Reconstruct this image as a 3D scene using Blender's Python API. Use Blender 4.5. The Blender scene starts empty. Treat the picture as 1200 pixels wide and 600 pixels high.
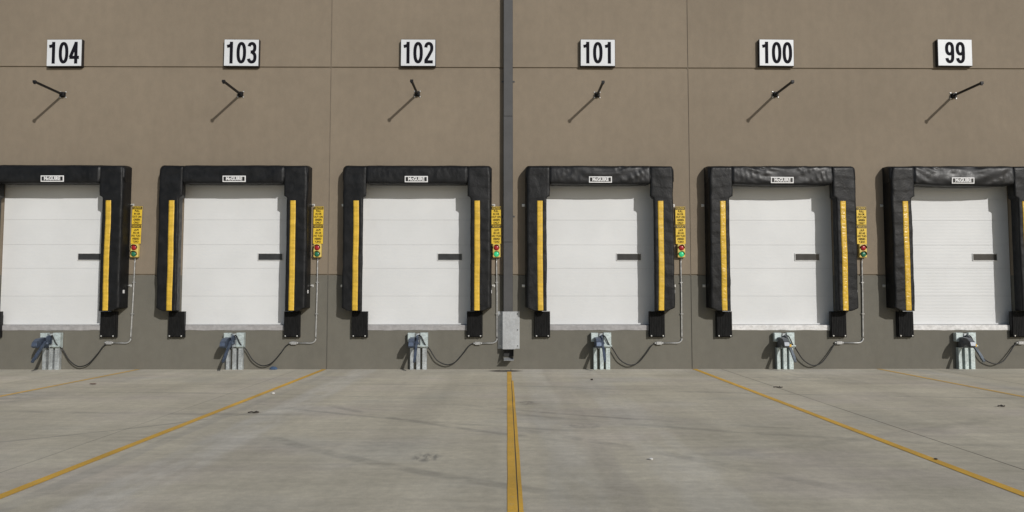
import bpy, bmesh, math, random
from mathutils import Vector, Matrix, noise

random.seed(7)
sc = bpy.context.scene
COL = sc.collection
R = math.radians

# ------------------------------------------------------------------ helpers
def V(*a): return Vector(a)

def obj(name, bm, mats, parent=None, smooth=False, loc=(0, 0, 0)):
    me = bpy.data.meshes.new(name)
    bmesh.ops.recalc_face_normals(bm, faces=bm.faces[:])
    if smooth:
        for f in bm.faces: f.smooth = True
    bm.to_mesh(me); bm.free()
    if not isinstance(mats, (list, tuple)): mats = [mats]
    for m in mats: me.materials.append(m)
    o = bpy.data.objects.new(name, me); COL.objects.link(o)
    o.location = loc
    if parent: o.parent = parent
    return o

def tag(o, label=None, cat=None, group=None, kind=None):
    if label: o['label'] = label
    if cat: o['category'] = cat
    if group: o['group'] = group
    if kind: o['kind'] = kind
    return o

def thing(name, label, cat, loc=(0, 0, 0), group=None):
    o = bpy.data.objects.new(name, None); COL.objects.link(o)
    o.location = loc; o.empty_display_size = .2
    return tag(o, label, cat, group)

def dup(root, loc, label):
    r = root.copy(); COL.objects.link(r); r.location = loc; r['label'] = label
    for ch in list(root.children):
        c = ch.copy(); COL.objects.link(c); c.parent = r
        for g in list(ch.children):
            d = g.copy(); COL.objects.link(d); d.parent = c
    return r

def bx(bm, x0, x1, y0, y1, z0, z1, bev=0, mi=0, rot=None, seg=1):
    t = bmesh.new()
    bmesh.ops.create_cube(t, size=1)
    for v in t.verts:
        v.co = V(x0 + (v.co.x + .5) * (x1 - x0), y0 + (v.co.y + .5) * (y1 - y0), z0 + (v.co.z + .5) * (z1 - z0))
    if bev:
        bmesh.ops.bevel(t, geom=t.edges[:], offset=bev, segments=seg, affect='EDGES', profile=.5)
    if rot:
        bmesh.ops.transform(t, matrix=rot, verts=t.verts[:])
    for f in t.faces: f.material_index = mi
    merge(bm, t)

def merge(bm, t):
    vm = {}
    for v in t.verts: vm[v] = bm.verts.new(v.co)
    for f in t.faces:
        n = bm.faces.new([vm[v] for v in f.verts]); n.material_index = f.material_index; n.smooth = f.smooth
    t.free()

def tube(bm, pts, r, n=10, mi=0, cap=True):
    pts = [Vector(p) for p in pts]
    rings = []
    up = V(0, 0, 1)
    for i, p in enumerate(pts):
        d = (pts[min(i + 1, len(pts) - 1)] - pts[max(i - 1, 0)]).normalized()
        a = d.cross(up)
        if a.length < .05: a = d.cross(V(1, 0, 0))
        a.normalize(); b = a.cross(d)
        rr = r[i] if isinstance(r, (list, tuple)) else r
        rings.append([bm.verts.new(p + a * rr * math.cos(2 * math.pi * k / n) + b * rr * math.sin(2 * math.pi * k / n)) for k in range(n)])
    for i in range(len(rings) - 1):
        for k in range(n):
            f = bm.faces.new((rings[i][k], rings[i][(k + 1) % n], rings[i + 1][(k + 1) % n], rings[i + 1][k]))
            f.material_index = mi; f.smooth = True
    if cap:
        for rg in (rings[0], rings[-1]):
            f = bm.faces.new(rg); f.material_index = mi

def cyl(bm, c, axis, r, h, n=16, mi=0, r2=None):
    c = Vector(c); a = Vector(axis).normalized()
    tube(bm, [c, c + a * h], [r, r if r2 is None else r2], n, mi)

def prism(bm, poly, axis, a0, a1, mi=0):
    """poly: 2-D outline; axis 'x': (y,z) outline swept along x; 'y': (x,z) outline swept along y"""
    def P(p, a): return (a, p[0], p[1]) if axis == 'x' else (p[0], a, p[1])
    A = [bm.verts.new(P(p, a0)) for p in poly]; B = [bm.verts.new(P(p, a1)) for p in poly]
    n = len(poly)
    fs = [bm.faces.new(A), bm.faces.new(B[::-1])]
    for i in range(n): fs.append(bm.faces.new((A[i], A[(i + 1) % n], B[(i + 1) % n], B[i])))
    for f in fs: f.material_index = mi

def bez(pts, n=8):
    """Catmull-Rom through the points"""
    pts = [Vector(p) for p in pts]
    P = [pts[0] * 2 - pts[1]] + pts + [pts[-1] * 2 - pts[-2]]
    out = []
    for i in range(1, len(P) - 2):
        for k in range(n):
            t = k / n
            a, b, c, d = P[i - 1], P[i], P[i + 1], P[i + 2]
            out.append(.5 * ((2 * b) + (c - a) * t + (2 * a - 5 * b + 4 * c - d) * t * t + (3 * b - a - 3 * c + d) * t ** 3))
    out.append(pts[-1])
    return out

# ------------------------------------------------------------------ materials
class NT:
    def __init__(s, name):
        s.m = bpy.data.materials.new(name); s.m.use_nodes = True
        s.t = s.m.node_tree; s.b = s.t.nodes['Principled BSDF']
        s.co = s.t.nodes.new('ShaderNodeTexCoord').outputs['Object']
    def n(s, typ, **kw):
        nd = s.t.nodes.new(typ)
        for k, v in kw.items(): setattr(nd, k, v)
        return nd
    def l(s, a, b): s.t.links.new(a, b)
    def put(s, sock, val):
        if hasattr(val, 'is_linked') or hasattr(val, 'links'): s.l(val, sock)
        elif isinstance(val, (tuple, list)) and len(val) == 3 and sock.type == 'RGBA': sock.default_value = (*val, 1)
        else: sock.default_value = val
    def math(s, op, a, b=None, c=None, clamp=False):
        nd = s.n('ShaderNodeMath', operation=op, use_clamp=clamp)
        s.put(nd.inputs[0], a)
        if b is not None: s.put(nd.inputs[1], b)
        if c is not None: s.put(nd.inputs[2], c)
        return nd.outputs[0]
    def map(s, scale, loc=(0, 0, 0), rot=(0, 0, 0), src=None):
        nd = s.n('ShaderNodeMapping'); s.l(src or s.co, nd.inputs[0])
        nd.inputs['Scale'].default_value = scale; nd.inputs['Location'].default_value = loc; nd.inputs['Rotation'].default_value = rot
        return nd.outputs[0]
    def noise(s, scale, vec=None, detail=4, rough=.55, dist=0):
        nd = s.n('ShaderNodeTexNoise'); s.l(vec or s.co, nd.inputs['Vector'])
        nd.inputs['Scale'].default_value = scale; nd.inputs['Detail'].default_value = detail
        nd.inputs['Roughness'].default_value = rough; nd.inputs['Distortion'].default_value = dist
        return nd.outputs['Fac']
    def ramp(s, f, a, b, c0=0., c1=1.):
        nd = s.n('ShaderNodeMapRange', interpolation_type='SMOOTHSTEP'); s.l(f, nd.inputs['Value'])
        nd.inputs['From Min'].default_value = a; nd.inputs['From Max'].default_value = b
        nd.inputs['To Min'].default_value = c0; nd.inputs['To Max'].default_value = c1
        return nd.outputs['Result']
    def mix(s, f, a, b, mode='MIX'):
        nd = s.n('ShaderNodeMix', data_type='RGBA', blend_type=mode)
        s.put(nd.inputs[0], f); s.put(nd.inputs[6], a); s.put(nd.inputs[7], b)
        return nd.outputs[2]
    def scale(s, col, f):
        """colour times a scalar"""
        g = s.n('ShaderNodeCombineColor')
        for i in range(3): s.put(g.inputs[i], f)
        return s.mix(1.0, col, g.outputs[0], 'MULTIPLY')
    def base(s, c): s.put(s.b.inputs['Base Color'], c)
    def rough(s, r): s.put(s.b.inputs['Roughness'], r)
    def bump(s, h, strength=.3, dist=.01):
        nd = s.n('ShaderNodeBump'); s.l(h, nd.inputs['Height'])
        nd.inputs['Strength'].default_value = strength; nd.inputs['Distance'].default_value = dist
        s.l(nd.outputs[0], s.b.inputs['Normal'])
    def sep(s, v=None):
        nd = s.n('ShaderNodeSeparateXYZ'); s.l(v or s.co, nd.inputs[0]); return nd.outputs

def simple(name, col, rough=.6, metal=0, var=.12, vs=6, bump=0, bs=40, spec=None):
    t = NT(name)
    f = t.ramp(t.noise(vs), .25, .75, 1 - var, 1 + var)
    t.base(t.scale(col, f)); t.rough(rough); t.b.inputs['Metallic'].default_value = metal
    if spec is not None: t.b.inputs['Specular IOR Level'].default_value = spec
    if bump: t.bump(t.noise(bs, detail=3), bump, .01)
    return t.m

def paint_wall(name, col):
    t = NT(name)
    xyz = t.sep()
    panel = t.math('FLOOR', t.math('DIVIDE', t.math('ADD', xyz[0], 4.29), 8.7))
    wn = t.n('ShaderNodeTexWhiteNoise', noise_dimensions='1D'); t.l(panel, wn.inputs['W'])
    f1 = t.ramp(wn.outputs['Value'], 0, 1, .975, 1.025)
    big = t.ramp(t.noise(.35, detail=3), .3, .7, .955, 1.045)
    mott = t.ramp(t.noise(5, t.map((1, 1, .7)), detail=6, rough=.65), .3, .7, .96, 1.04)
    streak = t.ramp(t.noise(1.0, t.map((4, 1, .22)), detail=4), .3, .7, .985, 1.015)
    grain = t.ramp(t.noise(70, detail=2), .25, .75, .95, 1.05)
    # splash dirt in a ragged band at the foot of the wall, faint
    dirt = t.math('MULTIPLY', t.ramp(xyz[2], .0, .35, 1, 0), t.ramp(t.noise(2.2, detail=5), .4, .7))
    f = t.math('MULTIPLY', t.math('MULTIPLY', f1, big), t.math('MULTIPLY', t.math('MULTIPLY', mott, streak), grain))
    c = t.scale(col, f)
    c = t.mix(t.math('MULTIPLY', dirt, .22), c, (.20, .18, .15))
    t.base(c); t.rough(.85); t.b.inputs['Specular IOR Level'].default_value = .25
    h = t.math('ADD', t.noise(60, detail=3), t.math('MULTIPLY', t.noise(6, detail=3), 1.2))
    t.bump(h, .22, .012)
    return t.m

TAN = (.238, .196, .146)
GREY = (.152, .144, .120)
M = {}
M['tan'] = paint_wall('tan_wall_paint', TAN)
M['grey'] = paint_wall('grey_wall_paint', GREY)
M['sealant'] = simple('joint_sealant', (.185, .152, .115), .8)
M['sealant_grey'] = simple('joint_sealant_grey', (.10, .094, .08), .8)
M['roof'] = simple('roof_membrane', (.45, .44, .42), .9)
M['coping'] = simple('coping_metal', (.12, .115, .11), .5, .3)

def vinyl(name, col=(.0085, .0088, .0095), rough=.44, bmp=.28, spec=.27):
    t = NT(name)
    f = t.ramp(t.noise(3.0, detail=5), .3, .7, .75, 1.3)
    dust = t.ramp(t.noise(9, detail=6, rough=.7), .52, .75)
    c = t.mix(t.math('MULTIPLY', dust, .035), t.scale(col, f), (.12, .11, .10))
    t.base(c); t.b.inputs['Specular IOR Level'].default_value = spec
    t.rough(t.ramp(t.noise(6, detail=4), .3, .7, rough - .05, rough + .12))
    h = t.math('ADD', t.noise(7, t.map((1, 1, .55)), detail=5, rough=.6, dist=.6), t.math('MULTIPLY', t.noise(28, detail=3), .35))
    t.bump(h, bmp, .03)
    return t.m
M['vinyl'] = vinyl('black_vinyl')
M['vinyl_gloss'] = vinyl('glossy_black_vinyl', (.0095, .0097, .0105), .42, .14, .36)

def yellow_stripe(name, ro, bp):
    t = NT(name)
    f = t.ramp(t.noise(4, t.map((1, 1, 4)), detail=4), .3, .7, .85, 1.12)
    scuff = t.ramp(t.noise(14, t.map((1.5, 1, .5)), detail=6, rough=.75), .60, .72)
    c = t.mix(t.math('MULTIPLY', scuff, .5), t.scale((.66, .42, .045), f), (.14, .085, .02))
    t.base(c)
    t.rough(ro)
    t.bump(t.noise(9, t.map((1, 1, 2)), detail=4), bp, .02)
    return t.m
M['stripe'] = yellow_stripe('yellow_stripe_vinyl', .38, .3)
M['stripe_gloss'] = yellow_stripe('shiny_yellow_stripe_vinyl', .24, .75)

def door_mat(name, rib):
    t = NT(name)
    xyz = t.sep()
    f = t.ramp(t.noise(.9, detail=4), .3, .7, .965, 1.03)
    smud = t.ramp(t.noise(3.5, t.map((1, 1, .5)), detail=6, rough=.7), .55, .8)
    c = t.mix(t.math('MULTIPLY', smud, .10), t.scale((.672, .682, .682), f), (.45, .42, .38))
    t.base(c); t.rough(.5)
    w = t.math('SINE', t.math('MULTIPLY', xyz[2], 2 * math.pi / .0762))
    w = t.math('MULTIPLY', t.ramp(w, -1, .2), t.ramp(xyz[2], 1.2, 4.2, 1.0, .35))
    h = t.math('ADD', w, t.math('MULTIPLY', t.noise(120, detail=2), .1))
    t.bump(h, rib, .01)
    return t.m
M['door'] = door_mat('white_door_steel', .05)
M['door_ribbed'] = door_mat('white_ribbed_door_steel', .13)
M['door_gap'] = simple('door_gap', (.5, .5, .5), .7)
M['glass'] = simple('dark_window_glass', (.035, .036, .038), .25, 0, .2)
M['wframe'] = simple('window_frame_vinyl', (.62, .62, .61), .5)
M['wframe_dark'] = simple('window_gasket', (.03, .03, .03), .6)

def galv(name, col=(.50, .53, .54), metal=.55, rough=.45, rust=0., va=1.):
    t = NT(name)
    vo = t.n('ShaderNodeTexVoronoi'); t.l(t.co, vo.inputs['Vector']); vo.inputs['Scale'].default_value = 34
    sp = t.n('ShaderNodeSeparateColor'); t.l(vo.outputs['Color'], sp.inputs[0])
    f = t.math('MULTIPLY', t.ramp(sp.outputs[0], 0, 1, 1 - .14 * va, 1 + .12 * va), t.ramp(t.noise(4, detail=5), .3, .7, 1 - .15 * va, 1 + .12 * va))
    c = t.scale(col, f)
    st = t.ramp(t.noise(5, t.map((3, 3, .5)), detail=5, rough=.7), .55, .72)
    c = t.mix(t.math('MULTIPLY', st, .35 + rust), c, (.20, .19, .17))
    t.base(c); t.b.inputs['Metallic'].default_value = metal
    t.rough(t.ramp(t.noise(7), .3, .7, rough - .08, rough + .15))
    t.bump(t.noise(20, detail=3), .08, .01)
    return t.m
M['galv'] = galv('galvanised_steel')
M['galv_box'] = galv('galvanised_sheet', (.43, .445, .455), .4, .5, -.15, .5)
M['galv_pale'] = galv('pale_galvanised_rail', (.50, .57, .565), .35, .5)
M['conduit'] = galv('conduit_steel', (.48, .48, .47), .5, .4)
M['bluesteel'] = simple('blue_grey_steel', (.095, .12, .17), .45, .55, .35, 9, .2, 30)
M['darksteel'] = simple('greasy_dark_steel', (.15, .16, .175), .5, .6, .35, 9, .2, 30)
M['lever_steel'] = simple('pale_blue_steel', (.21, .24, .27), .45, .4, .3, 9, .15, 30)
M['sticker'] = simple('yellow_sticker', (.72, .42, .04), .5)
M['black_metal'] = simple('black_painted_steel', (.009, .009, .010), .5, 0, .25, 14, spec=.3)
M['bolt'] = simple('zinc_bolt', (.70, .70, .68), .35, .5)
M['rubber'] = NT('black_rubber')
def rubber(t):
    f = t.ramp(t.noise(8, t.map((3, 1, .6)), detail=5), .3, .7, .6, 1.5)
    sc_ = t.ramp(t.noise(11, t.map((1, 1, .4)), detail=6, rough=.75), .58, .75)
    t.base(t.mix(t.math('MULTIPLY', sc_, .15), t.scale((.0075, .0075, .0075), f), (.05, .047, .042))); t.b.inputs['Specular IOR Level'].default_value = .2
    t.rough(.75)
    t.bump(t.noise(30, t.map((3, 1, .3)), detail=3), .3, .01)
    return t.m
M['rubber'] = rubber(M['rubber'])
M['white_sign'] = simple('white_sign_face', (.68, .70, .72), .45, 0, .03, 3)
M['sign_case'] = simple('dark_sign_case', (.016, .014, .015), .5)
M['ink'] = simple('black_numeral', (.009, .009, .013), .75, spec=.08)
M['pipe'] = simple('charcoal_downspout', (.064, .064, .065), .5, 0, .12, 3, .05, 20)
M['pipe_in'] = simple('downspout_inside', (.03, .03, .03), .8)
M['plate_white'] = simple('white_plate', (.78, .78, .78), .4, 0, .03)
M['plate_black'] = simple('black_plate', (.012, .012, .012), .4)
M['sig_yellow'] = simple('yellow_plate', (.74, .50, .035), .45, 0, .08, 10)
M['sig_body'] = simple('yellow_housing', (.66, .50, .13), .45, 0, .08, 10)
M['red_lens'] = simple('red_lens', (.35, .02, .025), .25)
M['green_lens'] = simple('green_lens', (.02, .17, .085), .25)
def lit(name, col, e):
    t = NT(name); t.base(col); t.rough(.25)
    t.b.inputs['Emission Color'].default_value = (*col, 1)
    f = t.ramp(t.noise(60, detail=1), .35, .65, e * .7, e * 1.3)
    t.l(f, t.b.inputs['Emission Strength'])
    return t.m
M['green_lit'] = lit('green_lens_lit', (.03, .42, .17), .55)
M['cable'] = simple('black_cable', (.014, .014, .014), .55)
M['sill'] = NT('sill_concrete')
def sillm(t, col, dark, amt):
    n = t.ramp(t.noise(5, t.map((1, 1, 2.5)), detail=6, rough=.7), .45, .62)
    t.base(t.mix(t.math('MULTIPLY', n, amt), t.scale(col, t.ramp(t.noise(12, detail=4), .3, .7, .88, 1.1)), dark)); t.rough(.7)
    t.bump(t.noise(30), .2, .01)
    return t.m
M['sill'] = sillm(M['sill'], (.36, .35, .35), (.27, .26, .255), .5)
M['sill_white'] = sillm(NT('sill_white_paint'), (.74, .73, .72), (.45, .44, .42), .45)
M['tag'] = simple('white_label', (.75, .75, .75), .5)
M['twig'] = simple('dark_wood', (.035, .028, .022), .8)
M['stone'] = simple('pale_stone', (.62, .61, .58), .7)
M['blue_cloth'] = simple('blue_cloth', (.045, .085, .16), .8, 0, .3, 20)
M['leaf'] = simple('brown_leaf', (.16, .07, .05), .7)

# ------------------------------------------------------------------ dock layout
S, X0 = 4.335, -10.80
NUM = ['104', '103', '102', '101', '100', '99']
CX = [X0 + S * k for k in range(6)]
JX = [-12.97, -4.287, 4.414, 13.10]
Z_PAINT, Z_REV, Z_TOP = 2.25, 7.295, 10.4
XL, XR = -31., 31.
OPEN_W, OPEN_Z0, OPEN_Z1 = 1.37, 1.03, 4.62

# ------------------------------------------------------------------ ground
LINE_X = [.068 + 4.397 * i for i in (-2, -1, 0, 1, 2)]
JOINT0, JOINTD = .093, 5.02

def circle_through(p, q, r, side):
    mx, my = (p[0] + q[0]) / 2, (p[1] + q[1]) / 2
    dx, dy = q[0] - p[0], q[1] - p[1]; d = math.hypot(dx, dy)
    h = math.sqrt(r * r - d * d / 4)
    return mx - dy / d * h * side, my + dx / d * h * side

def concrete():
    t = NT('yard_concrete')
    xyz = t.sep(); x, y = xyz[0], xyz[1]
    c = (.512, .470, .370)
    f = t.ramp(t.noise(.45, detail=5), .3, .7, .90, 1.10)
    f = t.math('MULTIPLY', f, t.ramp(t.noise(1.0, t.map((.35, 2.6, 1)), detail=6, rough=.68), .3, .7, .93, 1.07))
    f = t.math('MULTIPLY', f, t.ramp(t.noise(1.0, t.map((.9, 7., 1), (3, 9, 0), (0, 0, .12)), detail=6, rough=.7), .32, .7, .945, 1.045))
    f = t.math('MULTIPLY', f, t.ramp(t.noise(1.0, t.map((1.5, .07, 1), (4, 0, 0)), detail=3), .3, .7, .93, 1.07))
    f = t.math('MULTIPLY', f, t.ramp(t.noise(9, detail=6, rough=.75), .3, .7, .91, 1.08))
    f = t.math('MULTIPLY', f, t.ramp(t.noise(90, detail=2), .2, .8, .90, 1.10))
    col = t.scale(c, f)
    # warm and cool tints of cement
    col = t.mix(t.math('MULTIPLY', t.ramp(t.noise(.45, t.map((1, 1.6, 1), (11, 2, 0)), detail=4), .45, .7), .6), col, t.scale((.485, .435, .375), f))
    col = t.mix(t.math('MULTIPLY', t.ramp(t.noise(.38, t.map((1, 1.5, 1), (31, 7, 0)), detail=4), .50, .72), .25), col, t.scale((.435, .44, .425), f))
    # ground paler towards the foot of the wall and pale wheel lane
    edge = t.math('MULTIPLY', t.ramp(y, -1.6, -.15, 0, 1), .25)
    col = t.mix(edge, col, t.scale((.57, .545, .485), f))
    def lane(x0, w, ccol, amt, y0=-60):
        nonlocal col
        xw = t.math('ADD', x, t.math('MULTIPLY', t.math('SUBTRACT', t.noise(.3), .5), .3))
        d = t.math('ABSOLUTE', t.math('SUBTRACT', xw, x0))
        m = t.math('MULTIPLY', t.ramp(d, w * .55, w, 1, 0), t.ramp(t.noise(1.6, t.map((1.3, .35, 1)), detail=7, rough=.7), .32, .6))
        col = t.mix(t.math('MULTIPLY', m, amt), col, t.scale(ccol, f))
    lane(-3.35, .36, (.60, .57, .50), .75)
    lane(1.0, .20, (.40, .365, .31), .45)
    lane(.62, .30, (.57, .545, .48), .45)
    lane(1.75, .4, (.57, .545, .48), .4)
    lane(-4.05, .12, (.38, .36, .31), .5)
    lane(9.6, .3, (.36, .355, .33), .45)
    # tyre tracks left by turning lorries: rubber deposited in arcs
    tr = [((-2.33, -6.23), (.01, -8.14), 14, 1, .10, .33), ((-2.65, -8.55), (.015, -10.6), 13, 1, .13, .30),
          ((-3.2, -6.1), (.2, -7.7), 16, 1, .08, .28), ((.08, -6.17), (3.33, -7.64), 18, 1, .09, .33),
          ((.59, -8.2), (2.53, -10.15), 15, -1, .13, .30), ((.4, -6.75), (4.6, -8.6), 20, 1, .12, .26),
          ((-9, -4.1), (-3, -4.6), 30, -1, .10, .25), ((-8, -6.2), (-3.5, -6.6), 40, 1, .13, .24),
          ((1.5, -3.6), (9, -5.0), 34, 1, .11, .22), ((3.0, -9.0), (6.2, -7.4), 22, 1, .15, .20),
          ((-6.0, -8.6), (-3.6, -6.3), 12, 1, .05, .35), ((-3.5, -2.8), (3.5, -3.4), 40, 1, .09, .2)]
    for i, (p, q, r, side, w, amt) in enumerate(tr):
        cx, cy = circle_through(p, q, r, side)
        d = t.math('POWER', t.math('ADD', t.math('POWER', t.math('SUBTRACT', x, cx), 2.), t.math('POWER', t.math('SUBTRACT', y, cy), 2.)), .5)
        e = t.math('ABSOLUTE', t.math('SUBTRACT', d, r))
        m = t.ramp(e, w * .35, w, 1, 0)
        brk = t.ramp(t.noise(1.3, t.map((1, 1, 1), (i * 7.3, i * 3.1, 0)), detail=5, rough=.65), .36, .60)
        mm = t.math('MULTIPLY', t.math('MULTIPLY', m, brk), min(.45, amt * 1.25))
        # fades away from the middle of the mark
        mx, my = (p[0] + q[0]) / 2, (p[1] + q[1]) / 2
        L = math.hypot(p[0] - q[0], p[1] - q[1])
        dd = t.math('POWER', t.math('ADD', t.math('POWER', t.math('SUBTRACT', x, mx), 2.), t.math('POWER', t.math('SUBTRACT', y, my), 2.)), .5)
        mm = t.math('MULTIPLY', mm, t.ramp(dd, L * .45, L * .95, 1, 0))
        col = t.mix(mm, col, (.18, .172, .155))
    # scuffed skid patch
    def patch(px, py, rx, ry, ccol, amt, ns=9, lo=.42, hi=.6, sx=1., sy=1.):
        nonlocal col
        e = t.math('POWER', t.math('ADD', t.math('POWER', t.math('DIVIDE', t.math('SUBTRACT', x, px), rx), 2.), t.math('POWER', t.math('DIVIDE', t.math('SUBTRACT', y, py), ry), 2.)), .5)
        m = t.math('MULTIPLY', t.ramp(e, .5, 1.05, 1, 0), t.ramp(t.noise(ns, t.map((sx, sy, 1)), detail=5, rough=.7), lo, hi))
        col = t.mix(t.math('MULTIPLY', m, amt), col, ccol)
    patch(-.86, -9.42, .19, .26, (.13, .13, .125), .65, 7, .38, .62, 2.4, .6)
    patch(1.0, -7.55, .34, .24, (.19, .18, .17), .4, 6)
    patch(-.05, -.42, .46, .34, (.06, .052, .042), .85, 5, .25, .45)
    patch(.32, -5.5, .22, .3, (.15, .14, .13), .5, 7)
    patch(-8.6, -5.0, .9, 1.2, (.22, .21, .20), .3, 3)
    patch(6.3, -1.9, 1.5, .9, (.20, .19, .175), .3, 3)
    # sawn joints, running out from the wall
    k = t.math('SUBTRACT', t.math('MODULO', t.math('ADD', x, -JOINT0 + JOINTD * 40.5), JOINTD), JOINTD / 2)
    k = t.math('ABSOLUTE', k)
    jm = t.math('MULTIPLY', t.ramp(k, .004, .013, 1, 0), t.ramp(t.noise(.8, t.map((1, .6, 1)), detail=3), .25, .5, .55, 1))
    jm = t.math('MULTIPLY', jm, t.ramp(x, -1.5, -.5, .45, 1))
    col = t.mix(t.math('MULTIPLY', jm, .85), col, (.05, .046, .042))
    t.base(col)
    t.rough(.82); t.b.inputs['Specular IOR Level'].default_value = .3
    h = t.math('ADD', t.noise(45, t.map((1, 2.2, 1)), detail=4), t.math('MULTIPLY', t.noise(4, detail=3), 1.0))
    h = t.math('SUBTRACT', h, t.math('MULTIPLY', jm, 1.5))
    t.bump(h, .22, .012)
    return t.m

bm = bmesh.new()
xs = [-700, -60, -30, 0, 30, 60, 700]; ys = [-700, -60, -30, -12, 0, 40, 700]
vg = [[bm.verts.new((x, y, 0)) for x in xs] for y in ys]
for j in range(len(ys) - 1):
    for i in range(len(xs) - 1):
        bm.faces.new((vg[j][i], vg[j][i + 1], vg[j + 1][i + 1], vg[j + 1][i]))
ground = obj('ground', bm, concrete()); tag(ground, kind='structure')
ground['label'] = 'grey concrete loading yard with faint tyre marks and sawn joints'; ground['category'] = 'ground'

def line_mat(name, wear, sat):
    t = NT(name)
    worn = t.ramp(t.noise(14, detail=7, rough=.78), .57, .70)
    f = t.math('MULTIPLY', t.ramp(t.noise(1.2, detail=5), .3, .7, .84, 1.12), t.ramp(t.noise(40, detail=3), .3, .7, .92, 1.06))
    dirty = t.ramp(t.noise(2.2, detail=6, rough=.7), .45, .75)
    c = t.mix(sat, (.52, .47, .36), t.scale((.72, .41, .036), f))
    c = t.mix(t.math('MULTIPLY', dirty, .4), c, (.55, .34, .085))
    c = t.mix(t.math('MULTIPLY', worn, wear), c, (.46, .42, .33))
    t.base(c); t.rough(.7)
    t.bump(t.noise(45, detail=4), .2, .01)
    return t.m
M['line'] = line_mat('yellow_line_paint', .65, .94)
M['line_faded'] = line_mat('faded_yellow_line_paint', .85, .72)
def strip(bm, x0, x1, y0, y1, n=46, amp=.006, seed=0):
    L, Rr = [], []
    for i in range(n + 1):
        y = y0 + (y1 - y0) * i / n
        L.append(bm.verts.new((x0 + amp * noise.noise(V(x0 * 3 + seed, y * 1.7, 1)), y, .004)))
        Rr.append(bm.verts.new((x1 + amp * noise.noise(V(x1 * 3 + seed, y * 1.7, 5)), y, .004)))
    for i in range(n): bm.faces.new((L[i], Rr[i], Rr[i + 1], L[i + 1]))
line_labels = ['yellow line starting between doors 104 and 103', 'yellow line starting between doors 103 and 102',
               'yellow line under the downspout, split by a dark joint', 'yellow line starting between doors 101 and 100',
               'yellow line starting between doors 100 and 99']
for i, x in enumerate(LINE_X):
    bm = bmesh.new()
    if i == 2:
        strip(bm, .005, JOINT0 - .006, -28, -.62, seed=i)
        strip(bm, JOINT0 + .006, .135, -28, -2.4, seed=i + 9)
        strip(bm, JOINT0 - .004, JOINT0 + .010, -2.4, -.62, 6, seed=i + 5)
    else:
        strip(bm, x - .054, x + .054, -28, -.03, seed=i * 3)
    o = obj('painted_line', bm, M['line_faded' if i in (0, 4) else 'line'], ground); o['label'] = line_labels[i]

# ------------------------------------------------------------------ warehouse
W = thing('warehouse', 'tan and grey concrete warehouse wall with six white loading doors', 'building', (0, 0, 0))

def wall_front():
    g = .011
    xb = {XL, XR}; zb = {0., Z_TOP, OPEN_Z0, OPEN_Z1, Z_PAINT - .013, Z_PAINT + .013, Z_REV - .017, Z_REV + .017}
    for j in JX: xb |= {j - g, j + g}
    for c in CX: xb |= {c - OPEN_W, c + OPEN_W}
    xb = sorted(xb); zb = sorted(zb)
    def kind(x, z):
        if any(abs(x - c) < OPEN_W for c in CX) and OPEN_Z0 < z < OPEN_Z1: return None
        if any(abs(x - j) < g for j in JX): return .012
        if abs(z - Z_PAINT) < .013 or abs(z - Z_REV) < .017: return .028
        return 0.
    bm = bmesh.new()
    nx, nz = len(xb) - 1, len(zb) - 1
    D = [[kind((xb[i] + xb[i + 1]) / 2, (zb[j] + zb[j + 1]) / 2) for j in range(nz)] for i in range(nx)]
    def face(pts, mi):
        f = bm.faces.new([bm.verts.new(p) for p in pts]); f.material_index = mi
    def mi_of(z, d):
        lo = z < Z_PAINT
        if d and d == .012: return 3 if lo else 2
        return 1 if lo else 0
    for i in range(nx):
        for j in range(nz):
            d = D[i][j]; x0, x1, z0, z1 = xb[i], xb[i + 1], zb[j], zb[j + 1]
            zm = (z0 + z1) / 2
            lip = .018 if (d in (0., .012) and j + 1 < nz and D[i][j + 1] == .028) else 0
            if d is not None: face([(x0, d, z0), (x1, d, z0), (x1, d, z1 - lip), (x0, d, z1 - lip)], mi_of(zm, d))
            e = .26 if d is None else d
            if i + 1 < nx:
                d2 = D[i + 1][j]; e2 = .26 if d2 is None else d2
                if e != e2: face([(x1, e, z0), (x1, e2, z0), (x1, e2, z1), (x1, e, z1)], mi_of(zm, 0))
            if j + 1 < nz:
                d2 = D[i][j + 1]; e2 = .26 if d2 is None else d2
                if e != e2: face([(x0, e, z1 - lip), (x1, e, z1 - lip), (x1, e2, z1), (x0, e2, z1)], mi_of(z1 - .001 if z1 <= Z_PAINT else z1, 0))
    bmesh.ops.remove_doubles(bm, verts=bm.verts[:], dist=1e-5)
    return bm
wall = obj('wall', wall_front(), [M['tan'], M['grey'], M['sealant'], M['sealant_grey']], W)
bm = bmesh.new()
DEP = 42.
for pts in ([(XL, 0, 0), (XL, DEP, 0), (XL, DEP, Z_TOP), (XL, 0, Z_TOP)], [(XR, 0, 0), (XR, DEP, 0), (XR, DEP, Z_TOP), (XR, 0, Z_TOP)],
            [(XL, DEP, 0), (XR, DEP, 0), (XR, DEP, Z_TOP), (XL, DEP, Z_TOP)]):
    bm.faces.new([bm.verts.new(p) for p in pts])
obj('side_wall', bm, M['tan'], W)
bm = bmesh.new(); bx(bm, XL + .05, XR - .05, .05, DEP - .05, Z_TOP - .7, Z_TOP - .5); obj('roof', bm, M['roof'], W)
bm = bmesh.new()
bx(bm, XL - .03, XR + .03, -.03, .30, Z_TOP - .08, Z_TOP + .03, .006)
obj('coping', bm, M['coping'], W)

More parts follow.
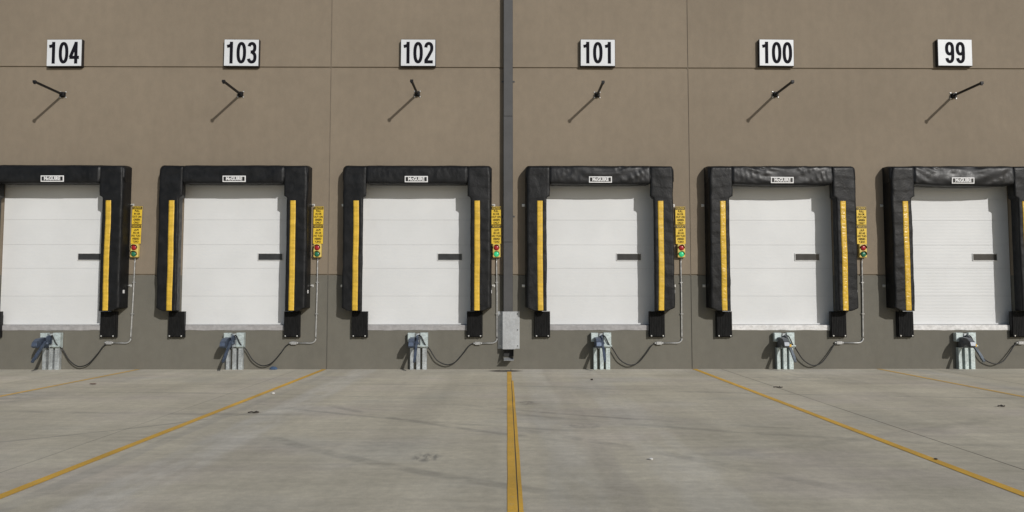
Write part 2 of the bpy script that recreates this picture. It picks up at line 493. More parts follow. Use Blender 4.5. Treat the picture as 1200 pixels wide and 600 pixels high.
DOOR_Z = [1.05, 1.735, 2.404, 2.976, 3.579, 4.10, 4.60]
for k, cx in enumerate(CX):
    ribbed = k == 5
    bm = bmesh.new()
    for a, b in zip(DOOR_Z[:-1], DOOR_Z[1:]):
        bx(bm, cx - 1.362, cx + 1.362, .15, .192, a + .0012, b - .0012, .0025)
    bx(bm, cx - 1.36, cx + 1.36, .157, .19, 1.052, 4.598, 0, 1)
    dd = obj('overhead_door', bm, [M['door_ribbed' if ribbed else 'door'], M['door_gap']], W)
    if ribbed: dd['label'] = 'white loading door with strong ribs under number 99'
    bm = bmesh.new()
    a0, a1, z0, z1 = cx + .462, cx + 1.042, 2.606, 2.756
    bx(bm, a0, a1, .140, .149, z0, z1, 0, 0)
    e = .016
    for (p, q, r, s) in ((a0 - e, a1 + e, z1, z1 + e), (a0 - e, a1 + e, z0 - e, z0), (a0 - e, a0, z0, z1), (a1, a1 + e, z0, z1)):
        bx(bm, p, q, .132, .1495, r, s, .003, 1)
    obj('window', bm, [M['glass'], M['wframe']], dd)
    # threshold in front of the door
    bm = bmesh.new()
    n = 40
    pts = []
    for i in range(n + 1):
        x = cx - 1.22 + 2.44 * i / n
        pts.append(x)
    prof = [(.2, 1.046), (-.004, 1.044), (-.016, 1.034), (-.014, .925), (0.001, .915)]
    rows = [[bm.verts.new((x, y + (.006 * noise.noise(V(x * 6, z * 4, k)) if y < 0 else 0), z + (.012 * noise.noise(V(x * 3, 7, k)) if z < .93 else 0))) for (y, z) in prof] for x in pts]
    for i in range(n):
        for j in range(len(prof) - 1):
            bm.faces.new((rows[i][j], rows[i][j + 1], rows[i + 1][j + 1], rows[i + 1][j]))
    th = obj('threshold', bm, M['sill_white' if k >= 4 else 'sill'], W)
    if k >= 4: th['label'] = 'threshold smeared with white paint under door ' + NUM[k]

# ------------------------------------------------------------------ dock seals
def bake(v, seed): return noise.noise(v + V(seed * 13.1, seed * 7.7, seed * 3.3))

def front_y(x, z, seed):
    """front face of a side pad: overlapping pleats plus soft creases"""
    fr = ((z + .16 * abs(x) + .10 * bake(V(x, 1, z * .8), seed) + seed * .031) / .26) % 1.0
    y = -.353 - .0035 * (1 - fr) ** 1.5
    y += .010 * bake(V(x * 2.2, 0, z * 1.1), seed)
    y += .007 * bake(V(x * 5 + z * 3, 3, z * 2.2 - x * 2), seed)
    return y

def side_pad(bm, s, seed):
    prof = []   # (|x|, depth fraction)
    xi, xo = 1.262, 1.745
    for y in (0, .3, .6, .85): prof.append((xo + .02 * (1 - y), y, 'o'))
    prof.append((xo - .012, .96, 'o'))
    nf = 12
    for i in range(nf + 1): prof.append((xo - .035 + (xi + .03 - xo + .035) * i / nf, 1., 'f'))
    prof.append((xi + .010, .96, 'i'))
    for y in (.85, .6, .3, 0): prof.append((xi + .075 * (1 - y), y, 'i'))
    NZ = 120
    ZT = 4.815
    rows = []
    for j in range(NZ + 1):
        v = j / NZ; row = []
        for (x, d, side) in prof:
            zb = 1.385 + .075 * max(0, min(1, (x - 1.56) / .17)) ** 1.2
            z = zb + v * (ZT - zb)
            st = max(0, min(1, (z - 4.065) / .03))          # the padding is wider beside the header
            f = max(0, min(1, (xo - x) / (xo - xi)))
            X = s * (x - .078 * st * f)
            fy = front_y(X, z, seed)
            top = max(0, (z - 4.755) / .06)
            y = fy * d * (1 - .10 * top ** 2)
            if side != 'f':
                bulge = .014 * bake(V(s * 2, d * 2, z * 1.6), seed) + .010 * bake(V(s * 5, d * 5 + z, z * 4), seed)
                X += s * bulge * min(1, d * 2) * (1 if side == 'o' else .7)
            else:
                X += .012 * bake(V(9, 1, z * .9), seed)
            sh = max(0, min(1, (z - 4.45) / .36))
            X -= s * (.035 + .02 * bake(V(s * 3, 0, 0), seed)) * sh ** 2 * max(0, (x - 1.45) / .3) * d
            row.append(bm.verts.new((X, y, z)))
        rows.append(row)
    for j in range(NZ):
        for i in range(len(prof) - 1):
            bm.faces.new((rows[j][i], rows[j][i + 1], rows[j + 1][i + 1], rows[j + 1][i])).smooth = True
    bm.faces.new(rows[0]); bm.faces.new(rows[-1])

def stripe(bm, s, seed):
    z0, z1, NS = 1.40, 3.985, 130
    rows = []
    for j in range(NS + 1):
        zz = z0 + (z1 - z0) * j / NS
        jit = .012 * bake(V(9, 1, zz * .9), seed)
        x0 = 1.360 + .006 * bake(V(zz * 1.1, 2, s), seed); x1 = x0 + .128 + .004 * bake(V(zz * 2.2, 5, s), seed)
        row = []
        for i in range(5):
            x = s * (x0 + (x1 - x0) * i / 4)
            row.append(bm.verts.new((x + jit, front_y(x, zz, seed) - .005, zz)))
        rows.append(row)
    for j in range(NS):
        for i in range(4):
            bm.faces.new((rows[j][i], rows[j][i + 1], rows[j + 1][i + 1], rows[j + 1][i])).smooth = True
    for side in (0, 4):     # turned edges so the strip has thickness
        back = [bm.verts.new(q[side].co + V(0, .010, 0)) for q in rows]
        for j in range(NS): bm.faces.new((rows[j][side], rows[j + 1][side], back[j + 1], back[j]))

HPROF = [(0, 4.862), (-.1, 4.858), (-.2, 4.842), (-.26, 4.822), (-.29, 4.797), (-.303, 4.768), (-.31, 4.73), (-.314, 4.68), (-.317, 4.62),
         (-.318, 4.56), (-.318, 4.50), (-.316, 4.45), (-.308, 4.415), (-.285, 4.395), (-.2, 4.39), (-.1, 4.395), (0, 4.40)]
def header(bm, seed, crumple, sag, k_):
    NU = 150
    rows = []
    HP = [(y * 1.18, z) for y, z in HPROF]
    for i in range(NU + 1):
        u = -1 + 2 * i / NU
        x = u * 1.765
        row = []
        edge = max(0, (abs(u) - .955) / .045)
        for (y, z) in HP:
            front = min(1, max(0, -y / .35))
            hz = (z - 4.40) / .46
            yy, zz = y, z
            mid = max(0, 1 - (u / .70) ** 2)
            if hz < .75: zz -= sag * mid * (1 - hz)
            # drape folds that sweep from the upper corners to the middle
            w = hz - .8 * (u / .68) ** 2 + .10 * bake(V(u * 3, hz, 6), seed)
            n1 = bake(V(u * .55, 1, w * 4.2), seed)
            n2 = bake(V(u * 3.2 + hz * 1.2, 4, w * 6), seed + 2)
            fold = (1 - min(1, abs(n1) * 3.0)) ** 1.3 * .75 + n2 * .28
            yy -= crumple * fold * front * min(1, hz * 2.5 + .35) * (mid * .9 + .25)
            yy -= .005 * bake(V(u * 7, hz * 4, 2), seed) * front
            if abs(x) > 1.17:
                q = min(1, (abs(x) - 1.17) / .03)
                yy *= 1 - .10 * q
                if z < 4.5: zz += .05 * q
            zz += .010 * bake(V(u * 5, hz * 2, 8), seed) * (1 if hz > .6 else .6)
            if edge > 0:
                yy *= 1 - .14 * edge ** 2
                zz = zz - ((.05 if k_ < 4 else .02) * edge ** 2 if hz > .6 else 0)
            row.append(bm.verts.new((x, yy, zz)))
        rows.append(row)
    for i in range(NU):
        for j in range(len(HPROF) - 1):
            bm.faces.new((rows[i][j], rows[i][j + 1], rows[i + 1][j + 1], rows[i + 1][j])).smooth = True
    bm.faces.new(rows[0]); bm.faces.new(rows[-1])

def text_mesh(name, txt, size, mat, parent, loc, sx=1., bold=0., mirror=False, spacing=1.0):
    cu = bpy.data.curves.new(name, 'FONT'); cu.body = txt; cu.size = size; cu.align_x = 'CENTER'; cu.align_y = 'CENTER'
    cu.offset = bold; cu.extrude = .0006; cu.space_line = spacing; cu.resolution_u = 3
    to = bpy.data.objects.new(name, cu); COL.objects.link(to)
    bpy.context.view_layer.update()
    me = bpy.data.meshes.new_from_object(to.evaluated_get(bpy.context.evaluated_depsgraph_get()))
    bpy.data.objects.remove(to); bpy.data.curves.remove(cu)
    me.name = name
    for v in me.vertices:
        x, y, z = v.co
        v.co = ((-x if mirror else x) * sx, -z, y)
    if mirror: me.flip_normals()
    me.materials.clear(); me.materials.append(mat)
    o = bpy.data.objects.new(name, me); COL.objects.link(o); o.location = loc
    if parent: o.parent = parent
    return o

SEAL_P = [(.016, .0, 1), (.018, .0, 2), (.018, .005, 3), (.042, .02, 4), (.048, .035, 5), (.056, .05, 6)]
seal_look = ['black padded dock seal framing door 104, at the left edge', 'black padded dock seal framing door 103',
             'smooth black dock seal framing door 102, left of the downspout', 'creased black dock seal framing door 101, right of the downspout',
             'wrinkled black dock seal framing door 100', 'heavily crumpled black dock seal framing door 99']
lettering0 = None
for k, cx in enumerate(CX):
    cr, sag, seed = SEAL_P[k]
    t = thing('dock_seal', seal_look[k], 'dock seal', (cx, 0, 0), 'dock seals round the doors')
    bm = bmesh.new(); header(bm, seed, cr, sag, k); obj('header_pad', bm, M['vinyl' if k < 3 else 'vinyl_gloss'], t)
    for s in (-1, 1):
        bm = bmesh.new(); side_pad(bm, s, seed + s * .3); sp = obj('side_pad', bm, M['vinyl'], t)
        bm = bmesh.new(); stripe(bm, s, seed + s * .3); obj('guide_stripe', bm, M['stripe' if k < 4 else 'stripe_gloss'], sp)
        for z in (3.92, 1.98):
            bm = bmesh.new()
            x = s * 1.81
            bx(bm, x - .035, x + .035, -.006, -.0005, z - .03, z + .03, .002)
            bx(bm, x - .035, x + .02, -.05, -.006, z - .006, z + .006, .002)
            cyl(bm, (x + s * .012, -.006, z + .017), (0, -1, 0), .010, .010, 8)
            obj('bracket', bm, M['bolt'], t)
    # maker's plate: white border, black field, pale lettering between dark end blocks
    pz = 4.492 - sag * .45
    tilt = R(3)
    pl = bmesh.new(); bx(pl, -.272, .272, -.006, .006, -.074, .074, .003)
    plate = obj('maker_plate', pl, M['plate_white'], t, loc=([.11, .04, -.01, .002, -.028, -.068][k], -.384 - cr * .45, pz))
    plate.rotation_euler = (tilt, 0, R(-.8 + .5 * k) * .6)
    bm = bmesh.new(); bx(bm, -.248, .248, -.0085, -.0065, -.050, .050)
    obj('plate_field', bm, M['plate_black'], plate)
    if lettering0 is None:
        lettering0 = text_mesh('lettering', 'McGUIRE', .108, M['plate_white'], plate, (0, -.0105, 0), 1.0, .0045)
        xs_ = [v.co.x for v in lettering0.data.vertices]
        sxx = .385 / (max(xs_) - min(xs_))
        for v in lettering0.data.vertices: v.co.x *= sxx
    else:
        c = lettering0.copy(); COL.objects.link(c); c.parent = plate
    # small white sewn label low on the outer flank
    bm = bmesh.new(); bx(bm, 1.762, 1.772, -.24, -.17, 1.80, 1.88, .002); obj('sewn_label', bm, M['tag'], t)

# ------------------------------------------------------------------ bumpers
def bumper_parts(root):
    bm = bmesh.new()
    n = 9; w = .352 / n
    for i in range(n):
        x = -.176 + i * w
        bx(bm, x + .001, x + w - .001, -.122 + .004 * random.random(), -.012, .02 + .004 * random.random(), .60, .004)
    obj('rubber_pad', bm, M['rubber'], root)
    bm = bmesh.new()
    bx(bm, -.186, .186, -.012, -.001, 0, .615, .002)
    bx(bm, -.186, -.177, -.095, -.012, .0, .615, .002); bx(bm, .177, .186, -.095, -.012, .0, .615, .002)
    obj('steel_angle', bm, M['black_metal'], root)
    for sx in (-1, 1):
        bm = bmesh.new()
        cyl(bm, (sx * .140, -.1255, .036), (0, -1, 0), .012, .010, 6)
        cyl(bm, (sx * .140, -.1240, .036), (0, -1, 0), .017, .003, 12)
        obj('bolt', bm, M['bolt'], root)
b0 = None
for k, cx in enumerate(CX):
    for s in (-1, 1):
        lab = 'black rubber dock bumper below the %s pad of door %s' % ('left' if s < 0 else 'right', NUM[k])
        loc = (cx + s * 1.365, 0, .757)
        if b0 is None:
            b0 = thing('dock_bumper', lab, 'bumper', loc, 'rubber bumpers under the dock seals'); bumper_parts(b0)
        else: dup(b0, loc, lab)

# ------------------------------------------------------------------ number signs
def ell(cx, cz, rx, rz, a0, a1, n=22, p=2.3):
    out = []
    for i in range(n + 1):
        a = R(a0 + (a1 - a0) * i / n); c, s = math.cos(a), math.sin(a)
        out.append((cx + rx * math.copysign(abs(c) ** (2 / p), c), cz + rz * math.copysign(abs(s) ** (2 / p), s)))
    return out
GL = {  # centre lines in a 0.44 x 1 box, stroke 0.155
    '0': [(ell(.22, .5, .145, .425, 0, 360, 40), True)],
    '1': [([(.255, 0), (.255, 1)], False), ([(.255, .90), (.20, .815), (.06, .785)], False)],
    '2': [(ell(.215, .715, .135, .21, 175, -35, 22) + [(.20, .34), (.09, .16), (.085, .075)], False), ([(.02, .0775), (.40, .0775)], False)],
    '3': [(ell(.205, .735, .13, .19, 165, -88, 22), False), (ell(.205, .29, .145, .215, 88, -165, 24), False), ([(.15, .535), (.25, .535)], False)],
    '4': [([(.285, 0), (.285, 1)], False), ([(.28, .93), (.045, .31), (.045, .30)], False), ([(.0, .285), (.43, .285)], False)],
    '9': [(ell(.215, .68, .135, .245, 0, 360, 36), True), ([(.35, .70), (.352, .45)] + ell(.215, .32, .135, .245, -8, -165, 18), False)],
}
def ribbon(bm, pts, closed, t, ox, oz, sc_, y0, y1):
    P = [Vector((p[0], p[1])) for p in pts]
    if closed and (P[0] - P[-1]).length < 1e-4: P = P[:-1]
    n = len(P); L, Rr = [], []
    for i in range(n):
        a = P[(i - 1) % n] if closed or i else None; b = P[(i + 1) % n] if closed or i < n - 1 else None
        d1 = (P[i] - a).normalized() if a is not None else None
        d2 = (b - P[i]).normalized() if b is not None else None
        if d1 is None: d = d2
        elif d2 is None: d = d1
        else: d = (d1 + d2).normalized()
        nn = Vector((-d.y, d.x))
        kk = 1 / max(.6, abs(d.dot(d1))) if d1 is not None else 1
        for lst, sg in ((L, 1), (Rr, -1)):
            q = P[i] + nn * sg * t / 2 * kk
            lst.append(((q.x) * sc_ + ox, (q.y) * sc_ + oz))
    vs = [[bm.verts.new((p[0], y, p[1])) for p in l] for y in (y0, y1) for l in (L, Rr)]
    fl, fr, bl, br = vs
    rng = range(n) if closed else range(n - 1)
    for i in rng:
        j = (i + 1) % n
        bm.faces.new((fl[i], fl[j], fr[j], fr[i]))
        bm.faces.new((fl[i], bl[i], bl[j], fl[j])); bm.faces.new((fr[i], fr[j], br[j], br[i]))
SX = [-10.700, -6.430, -2.156, 2.205, 6.560, 10.922]
SZ = [7.605, 7.617, 7.628, 7.638, 7.650, 7.662]
TILT = [.4, -.3, .0, -.2, -.5, -.35]
for k in range(6):
    t = thing('number_sign', 'white sign reading %s high on the wall' % NUM[k], 'number sign', (SX[k], 0, SZ[k]), 'white number signs above the doors')
    t.rotation_euler = (0, R(-TILT[k]), 0)
    bm = bmesh.new(); bx(bm, -.424, .424, -.098, -.001, -.333, .333, .004); obj('case', bm, M['sign_case'], t)
    bm = bmesh.new(); bx(bm, -.414, .414, -.108, -.0985, -.323, .323, .002); obj('face', bm, M['white_sign'], t)
    bm = bmesh.new()
    h = .535; adv = .262; w = .44 * h
    s = NUM[k]
    for i, ch in enumerate(s):
        ox = (i - (len(s) - 1) / 2) * adv - w / 2 - (.012 if s == '104' else 0)
        for q, (pts, closed) in enumerate(GL[ch]):
            ribbon(bm, pts, closed, .142, ox, -h / 2, h, -.1115 - .0004 * q - .0002 * i, -.1085)
    obj('number', bm, M['ink'], t)

# ------------------------------------------------------------------ black arms under the signs
def arm_parts(r):
    bm = bmesh.new()
    bx(bm, -.062, .062, -.016, -.001, -.062, .062, .003)
    bx(bm, -.05, .05, -.085, -.016, -.05, .05, .006)
    obj('base_plate', bm, M['black_metal'], r)
    for sx in (-1, 1):
        for sz in (-1, 1):
            bm = bmesh.new(); cyl(bm, (sx * .066, -.006, sz * .066), (0, -1, 0), .011, .018, 8)
            bx(bm, sx * .066 - .014, sx * .066 + .014, -.006, -.001, sz * .066 - .014, sz * .066 + .014, .002)
            obj('bolt', bm, M['bolt'], r)
    bm = bmesh.new(); bx(bm, -.023, .023, -1.04, -.085, -.023, .023, .004); obj('arm', bm, M['black_metal'], r)
    bm = bmesh.new(); bx(bm, -.036, .036, -1.08, -1.04, -.030, .030, .005); bx(bm, -.022, .022, -1.07, -1.04, -.055, -.030, .004); obj('end_cap', bm, M['black_metal'], r)
LX = [-10.749, -6.460, -2.178, 2.197, 6.545, 10.902]
LZ = [6.605, 6.622, 6.640, 6.624, 6.645, 6.622]
a0 = None
for k in range(6):
    lab = 'black arm sticking out of the wall under the %s sign' % NUM[k]
    if a0 is None:
        a0 = thing('wall_arm', lab, 'wall arm', (LX[k], 0, LZ[k]), 'black arms above the doors'); arm_parts(a0)
    else: dup(a0, (LX[k], 0, LZ[k]), lab)

# ------------------------------------------------------------------ signal lights with their instruction plates
def signal_parts(r, cond_x):
    """origin: on the wall, at the middle of the light box, z = 2.81"""
    for q, (z0, z1) in enumerate(((.645, 1.075), (.175, .630))):
        bm = bmesh.new(); bx(bm, -.118, .118, -.050, -.042, z0, z1, .002)
        p = obj('instruction_plate', bm, M['sig_yellow'], r)
        bm = bmesh.new(); bx(bm, -.112, .112, -.0525, -.0505, z1 - .075, z1 - .008)
        obj('header_bar', bm, M['plate_black'], p)
        text_mesh('lettering', 'CAUTION', .062, M['sig_yellow'], p, (0, -.0535, z1 - .0415), .66, .001, q == 1)
        text_mesh('lettering', 'PULL\nIN OR\nOUT ON\nGREEN\nONLY', .066, M['ink'], p, (0, -.0515, (z0 + z1 - .08) / 2), .80, .0022, q == 1, 1.06)
        bm = bmesh.new(); bx(bm, -.06, .06, -.042, -.001, z0 + .05, z1 - .05); obj('standoff', bm, M['black_metal'], p)
    bm = bmesh.new(); bx(bm, -.094, .094, -.105, -.001, -.155, .168, .022, 0, None, 3)
    box = obj('light_box', bm, M['sig_body'], r)
    for z, m, nm in ((.078, 'red_lens', 'red_lens'), (-.075, 'green_lens', 'green_lens')):
        bm = bmesh.new()
        rings = [(.066, 0), (.060, .012), (.045, .022), (.025, .028), (.004, .030)]
        tube(bm, [(0, -.106 - d, z) for _, d in rings], [q for q, _ in rings], 20)
        obj(nm, bm, M[m], box, True)
        bm = bmesh.new()
        n = 18
        A = []
        for i in range(n + 1):
            a = R(-10 + 200 * i / n); A.append((math.cos(a) * .074, z + math.sin(a) * .074))
        ra = [bm.verts.new((x, -.104, zz)) for x, zz in A]
        rb = [bm.verts.new((x, -.165 + .02 * abs(x) / .074, zz)) for x, zz in A]
        for i in range(n): bm.faces.new((ra[i], ra[i + 1], rb[i + 1], rb[i]))
        obj('hood', bm, M['black_metal'], box, True)
    # conduit: down the wall, round a bend, to a box fitting
    bm = bmesh.new()
    zc = .617 - 2.81; x = 0.0
    pts = [(x, -.04, -.15), (x, -.03, -.3), (x, -.028, -1.0), (x - .005, -.028, zc + .16)]
    for i in range(1, 9):
        a = R(90 * i / 8)
        pts.append((x - .13 + .13 * math.cos(a), -.028, zc + .13 - .13 * math.sin(a)))
    pts.append((cond_x, -.028, zc))
    tube(bm, pts, .0165, 10)
    for z in (-.75, -1.5):
        bx(bm, -.035, .035, -.047, -.001, z - .012, z + .012, .003)
    obj('conduit', bm, M['conduit'], r)
    bm = bmesh.new()
    bx(bm, cond_x - .13, cond_x + .005, -.062, -.001, zc - .038, zc + .038, .008)
    cyl(bm, (cond_x, -.028, zc), (1, 0, 0), .026, .04, 10); cyl(bm, (cond_x - .13, -.028, zc), (-1, 0, 0), .022, .04, 10)
    obj('conduit_fitting', bm, M['conduit'], r)
SIGX = [1.925, 1.940, 1.880, 1.970, 2.000, 1.985]
for k in range(6):
    lab = ['signal light with yellow plates right of door 104', 'signal light with yellow plates right of door 103',
           'signal light with yellow plates beside the grey downspout', 'signal light with glowing green lens right of door 101',
           'signal light with yellow plates right of door 100', 'conduit and signal light right of door 99, cut off by the frame'][k]
    t = thing('signal_light', lab, 'signal light', (CX[k] + SIGX[k], 0, 2.81), 'dock signal lights with yellow plates')
    t.rotation_euler = (0, R([1.2, .3, -.6, -.2, .5, 0][k]), 0)
    signal_parts(t, 1.475 - SIGX[k])
    if k in (2, 3):
        for ch in t.children:
            for g in ch.children:
                if g.name.startswith('green_lens'):
                    g.data = g.data.copy(); g.data.materials[0] = M['green_lit']

# ------------------------------------------------------------------ vehicle restraints
def restraint_parts(r, k):
    dark = k >= 4
    steel = M['darksteel'] if dark else M['bluesteel']
    rail = M['galv_pale'] if k >= 3 else M['galv']
    for x0, x1 in ((-.165, -.085), (-.015, .07), (.125, .225)):
        bm = bmesh.new()
        bx(bm, x0, x1, -.115, -.095, .0, .515, .003)
        bx(bm, x0, x0 + .012, -.095, -.012, .0, .515); bx(bm, x1 - .012, x1, -.095, -.012, .0, .515)
        for z in (.10, .22, .34, .45):
            cyl(bm, ((x0 + x1) / 2 + .02, -.115, z), (0, -1, 0), .008, .006, 8)
        obj('rail', bm, rail, r)
    for x0, x1, h, lo_ in ((-.222, -.06, .865, .655), (.075, .252, .87, .512)):
        bm = bmesh.new(); bx(bm, x0, x1, -.135, -.02, lo_, h, .004)
        obj('housing', bm, M['galv_pale'], r)
    bm = bmesh.new(); bx(bm, -.062, .078, -.075, -.012, .49, .80, .004)
    cyl(bm, (.0, -.075, .80), (0, -1, 0), .03, .05, 12); cyl(bm, (-.055, -.10, .835), (1, 0, 0), .012, .13, 10)
    obj('carriage', bm, M['galv'], r)
    bm = bmesh.new(); bx(bm, .03, .262, -.19, -.136, .545, .575, .003); obj('shelf', bm, M['galv_pale'], r)
    # hook that swings out towards the lorry
    bm = bmesh.new()
    hx0, hx1 = -.15, -.03
    prism(bm, [(-.08, .75), (-.22, .77), (-.42, .745), (-.53, .67), (-.56, .58), (-.50, .535), (-.43, .57), (-.36, .60), (-.26, .53), (-.08, .51)], 'x', hx0, hx1)
    prism(bm, [(-.08, .80), (-.20, .82), (-.30, .76), (-.26, .66), (-.08, .60)], 'x', .0, .03)
    cyl(bm, (-.155, -.27, .63), (1, 0, 0), .045, .20, 14); cyl(bm, (-.17, -.27, .63), (1, 0, 0), .028, .24, 12)
    bmesh.ops.bevel(bm, geom=[e for e in bm.edges if e.calc_length() > .05], offset=.004, segments=1, affect='EDGES')
    obj('hook', bm, steel, r)
    bm = bmesh.new()
    path = [(-.16, .72), (-.30, .66), (-.44, .54), (-.58, .41), (-.68, .30), (-.74, .24)]
    for a, b, w in zip(path[:-1], path[1:], (.05, .05, .055, .06, .05)):
        p, q = Vector(a), Vector(b); d = (q - p).normalized(); n = Vector((-d.y, d.x)) * .022
        p2 = p - d * .01; q2 = q + d * .01
        prism(bm, [tuple(p2 + n), tuple(q2 + n), tuple(q2 - n), tuple(p2 - n)], 'x', -.01, -.01 + w)
    lv = obj('lever', bm, M['lever_steel'] if dark else steel, r)
    if dark:
        bm = bmesh.new(); bx(bm, -.012, .045, -.475, -.42, .555, .615, .004); obj('sticker', bm, M['sticker'], lv)
    # slack cable to the conduit fitting
    bm = bmesh.new()
    end = 1.345; sg_ = [-.015, .0, .02, .01, .0, .03][k]
    pts = bez([(.02, -.10, .80), (.10, -.17, .78), (.19, -.16, .60), (.30, -.10, .47), (.45, -.10, .24), (.62, -.10, .115 + sg_), (.76, -.095, .095 + sg_), (.92, -.085, .17 + sg_), (1.10, -.06, .38 + sg_ * .5), (1.22, -.04, .55), (end - .02, -.028, .612), (end + .01, -.028, .617)], 7)
    tube(bm, pts, .0135, 8)
    obj('cable', bm, M['cable'], r)
rest_lab = ['galvanised vehicle hook with blue lever under door 104', 'galvanised vehicle hook with blue lever under door 103',
            'galvanised vehicle hook under door 102, left of the downspout', 'galvanised vehicle hook under door 101, right of the downspout',
            'galvanised vehicle hook with dark lever under door 100', 'galvanised vehicle hook with dark lever under door 99']
RX = [.02, .0, .005, .015, .035, .03]
for k, cx in enumerate(CX):
    t = thing('vehicle_restraint', rest_lab[k], 'vehicle restraint', (cx + RX[k], 0, 0), 'vehicle restraints below the doors')
    restraint_parts(t, k)

# ------------------------------------------------------------------ downspout
t = thing('downspout', 'tall charcoal downspout with galvanised guard at its foot', 'downspout', (.028, 0, 0))
bm = bmesh.new()
bx(bm, -.112, .112, -.155, -.012, .47, 3.02, .010); bx(bm, -.114, .114, -.157, -.010, 3.02, 6.06, .010)
bx(bm, -.112, .112, -.155, -.012, 6.06, 9.10, .010); bx(bm, -.114, .114, -.157, -.010, 9.10, Z_TOP - .5, .010)
bx(bm, -.26, .26, -.28, -.012, Z_TOP - .55, Z_TOP - .15, .01)
obj('pipe', bm, M['pipe'], t)
for z in (6.95, 3.65):
    bm = bmesh.new(); bx(bm, -.160, .160, -.010, -.001, z - .02, z + .02, .002)
    for s in (-1, 1): cyl(bm, (s * .142, -.010, z), (0, -1, 0), .011, .008, 8)
    cyl(bm, (.02, -.157, z), (0, -1, 0), .010, .006, 8)
    obj('strap', bm, M['pipe'], t)
bm = bmesh.new()
y0, y1 = -.205, -.004
prism(bm, [(-.245, -.001), (-.245, -.006), (-.128, -.006), (-.128, y0), (.172, y0), (.172, -.006), (.275, -.006), (.275, -.001)], 'x', 0, 1)
for v in bm.verts:   # swept along x above: turn it upright
    a, b, c = v.co; v.co = (b, c, .485 + a * .885)
obj('guard', bm, M['galv_box'], t)
for s, x in ((-1, -.19), (1, .225)):
    for z in (.55, .93, 1.31):
        bm = bmesh.new(); cyl(bm, (x, -.006, z), (0, -1, 0), .014, .010, 8); obj('bolt', bm, M['bolt'] if s < 0 else M['black_metal'], t)
bm = bmesh.new()   # open shoe that throws the water forward
def shell(pts): bm.faces.new([bm.verts.new(p) for p in pts])
X0_, X1_ = -.10, .13
shell([(X0_, -.02, .47), (X1_, -.02, .47), (X1_, -.02, .30), (X0_, -.02, .30)])
shell([(X0_, -.02, .47), (X0_, -.17, .47), (X0_, -.25, .27), (X0_, -.02, .27)])
shell([(X1_, -.02, .47), (X1_, -.17, .47), (X1_, -.25, .27), (X1_, -.02, .27)])
sh = obj('shoe', bm, M['pipe_in'], t)
bm = bmesh.new()
prism(bm, [(-.02, .262), (-.27, .222), (-.275, .235), (-.02, .276)], 'x', X0_, X1_)
obj('lip', bm, M['galv_box'], sh)

# ------------------------------------------------------------------ small litter on the yard
def twig(x, y, L, ang, label):
    bm = bmesh.new()
    pts = [(-L / 2, 0, .012), (-L * .2, .02, .016), (L * .15, -.015, .013), (L / 2, .025, .012)]
    tube(bm, bez(pts, 4), .009, 6)
    tube(bm, [(L * .1, -.01, .014), (L * .22, .05, .022), (L * .3, .07, .012)], [.008, .006, .004], 6)
    o = obj('twig', bm, M['twig'], None, loc=(x, y, .004)); o.rotation_euler = (0, 0, ang); tag(o, label, 'twig')
twig(-3.73, -6.5, .15, .1, 'dark twig lying between the two left yellow lines of door 103')
twig(5.11, -3.6, .17, -.1, 'dark twig on the joint in front of door 100')
twig(7.70, -5.97, .14, .15, 'dark twig on the concrete at the right edge')
def stone(x, y, r, mat, label, name='stone', cat='stone', flat=.5):
    bm = bmesh.new(); bmesh.ops.create_icosphere(bm, subdivisions=2, radius=r)
    for v in bm.verts:
        v.co *= 1 + .35 * noise.noise(v.co * (1.4 / r) + V(x, y, 0)); v.co.z = v.co.z * flat + r * flat * .9
    o = obj(name, bm, mat, loc=(x, y, .002)); tag(o, label, cat)
stone(1.51, -9.56, .022, M['stone'], 'small white stone on the concrete in front of door 101')
stone(-4.12, -4.4, .035, M['stone'], 'pale stone chip close beside the yellow line left of door 102')
stone(4.50, -9.58, .018, M['twig'], 'dark pebble on the yellow line left of door 100')
stone(1.75, -2.3, .03, M['twig'], 'dark pebble in front of door 101 near the wall')
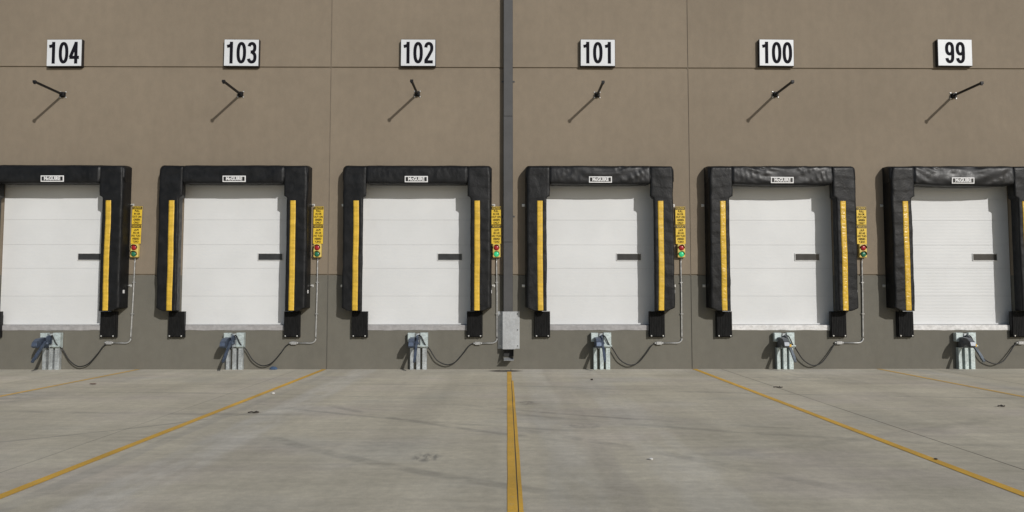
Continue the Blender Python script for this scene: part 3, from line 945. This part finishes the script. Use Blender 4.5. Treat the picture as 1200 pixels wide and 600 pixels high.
def leaf(x, y, s, ang, mat, label):
    bm = bmesh.new()
    out = [(0, -1), (.35, -.55), (.45, 0), (.3, .55), (0, 1)]
    top = [bm.verts.new((a * s, b * s, .012 + .5 * s * a * a + .01 * b * b)) for a, b in out]
    lo = [bm.verts.new((-a * s, b * s, .012 + .9 * s * a * a)) for a, b in out[1:-1]]
    mid = [bm.verts.new((0, b * s, .010)) for a, b in out[1:-1]]
    for A in (top[1:-1], lo):
        for i in range(2): bm.faces.new((A[i], A[i + 1], mid[i + 1], mid[i]))
        bm.faces.new((top[0], A[0], mid[0])); bm.faces.new((top[-1], A[-1], mid[-1]))
    o = obj('leaf', bm, mat, loc=(x, y, .004)); o.rotation_euler = (0, 0, ang); tag(o, label, 'leaf')
leaf(-8.09, -3.0, .09, 1.3, M['leaf'], 'brown leaf on the concrete below door 104')
bm = bmesh.new()
bmesh.ops.create_icosphere(bm, subdivisions=3, radius=1)
for v in bm.verts:
    d = v.co.normalized(); r = 1 + .4 * noise.noise(d * 2.3) + .2 * noise.noise(d * 6)
    v.co = V(d.x * .085 * r, d.y * .05 * r, max(0, d.z * .05 * r + .018))
o = obj('cloth_scrap', bm, M['blue_cloth'], loc=(-5.52, -.075, .002)); tag(o, 'small blue cloth scrap at the foot of the wall right of door 103', 'rag')

# ------------------------------------------------------------------ light
sun_dir = V(.675, -1.06, .635).normalized()
elev = math.asin(sun_dir.z); az = math.atan2(sun_dir.x, sun_dir.y)
w = bpy.data.worlds.new("World"); sc.world = w; w.use_nodes = True
nt = w.node_tree; sky = nt.nodes.new('ShaderNodeTexSky'); sky.sky_type = 'NISHITA'; sky.sun_disc = False
sky.sun_elevation = elev; sky.sun_rotation = az; sky.air_density = 1.0; sky.dust_density = 1.2
nt.links.new(sky.outputs[0], nt.nodes['Background'].inputs[0]); nt.nodes['Background'].inputs[1].default_value = .06
L = bpy.data.lights.new('sun', 'SUN'); L.energy = 2.72; L.angle = R(.53); L.color = (1.0, .975, .94)
lo = bpy.data.objects.new('sun', L); COL.objects.link(lo); lo.rotation_euler = (-sun_dir).to_track_quat('-Z', 'Y').to_euler(); lo.location = (10, -15, 20)

# ------------------------------------------------------------------ camera
cam = bpy.data.cameras.new('camera'); co = bpy.data.objects.new('camera', cam); COL.objects.link(co)
co.location = (0, -17.173, 1.70)
co.rotation_euler = (R(90 + 3.322), 0, R(-.405))
cam.sensor_width = 36; cam.lens = 839.3 / 1200 * 36; cam.clip_end = 3000; cam.clip_start = .1
sc.camera = co
sc.view_settings.view_transform = 'Standard'; sc.view_settings.look = 'None'; sc.view_settings.gamma = 1
sc.view_settings.exposure = 0; sc.view_settings.use_curve_mapping = False
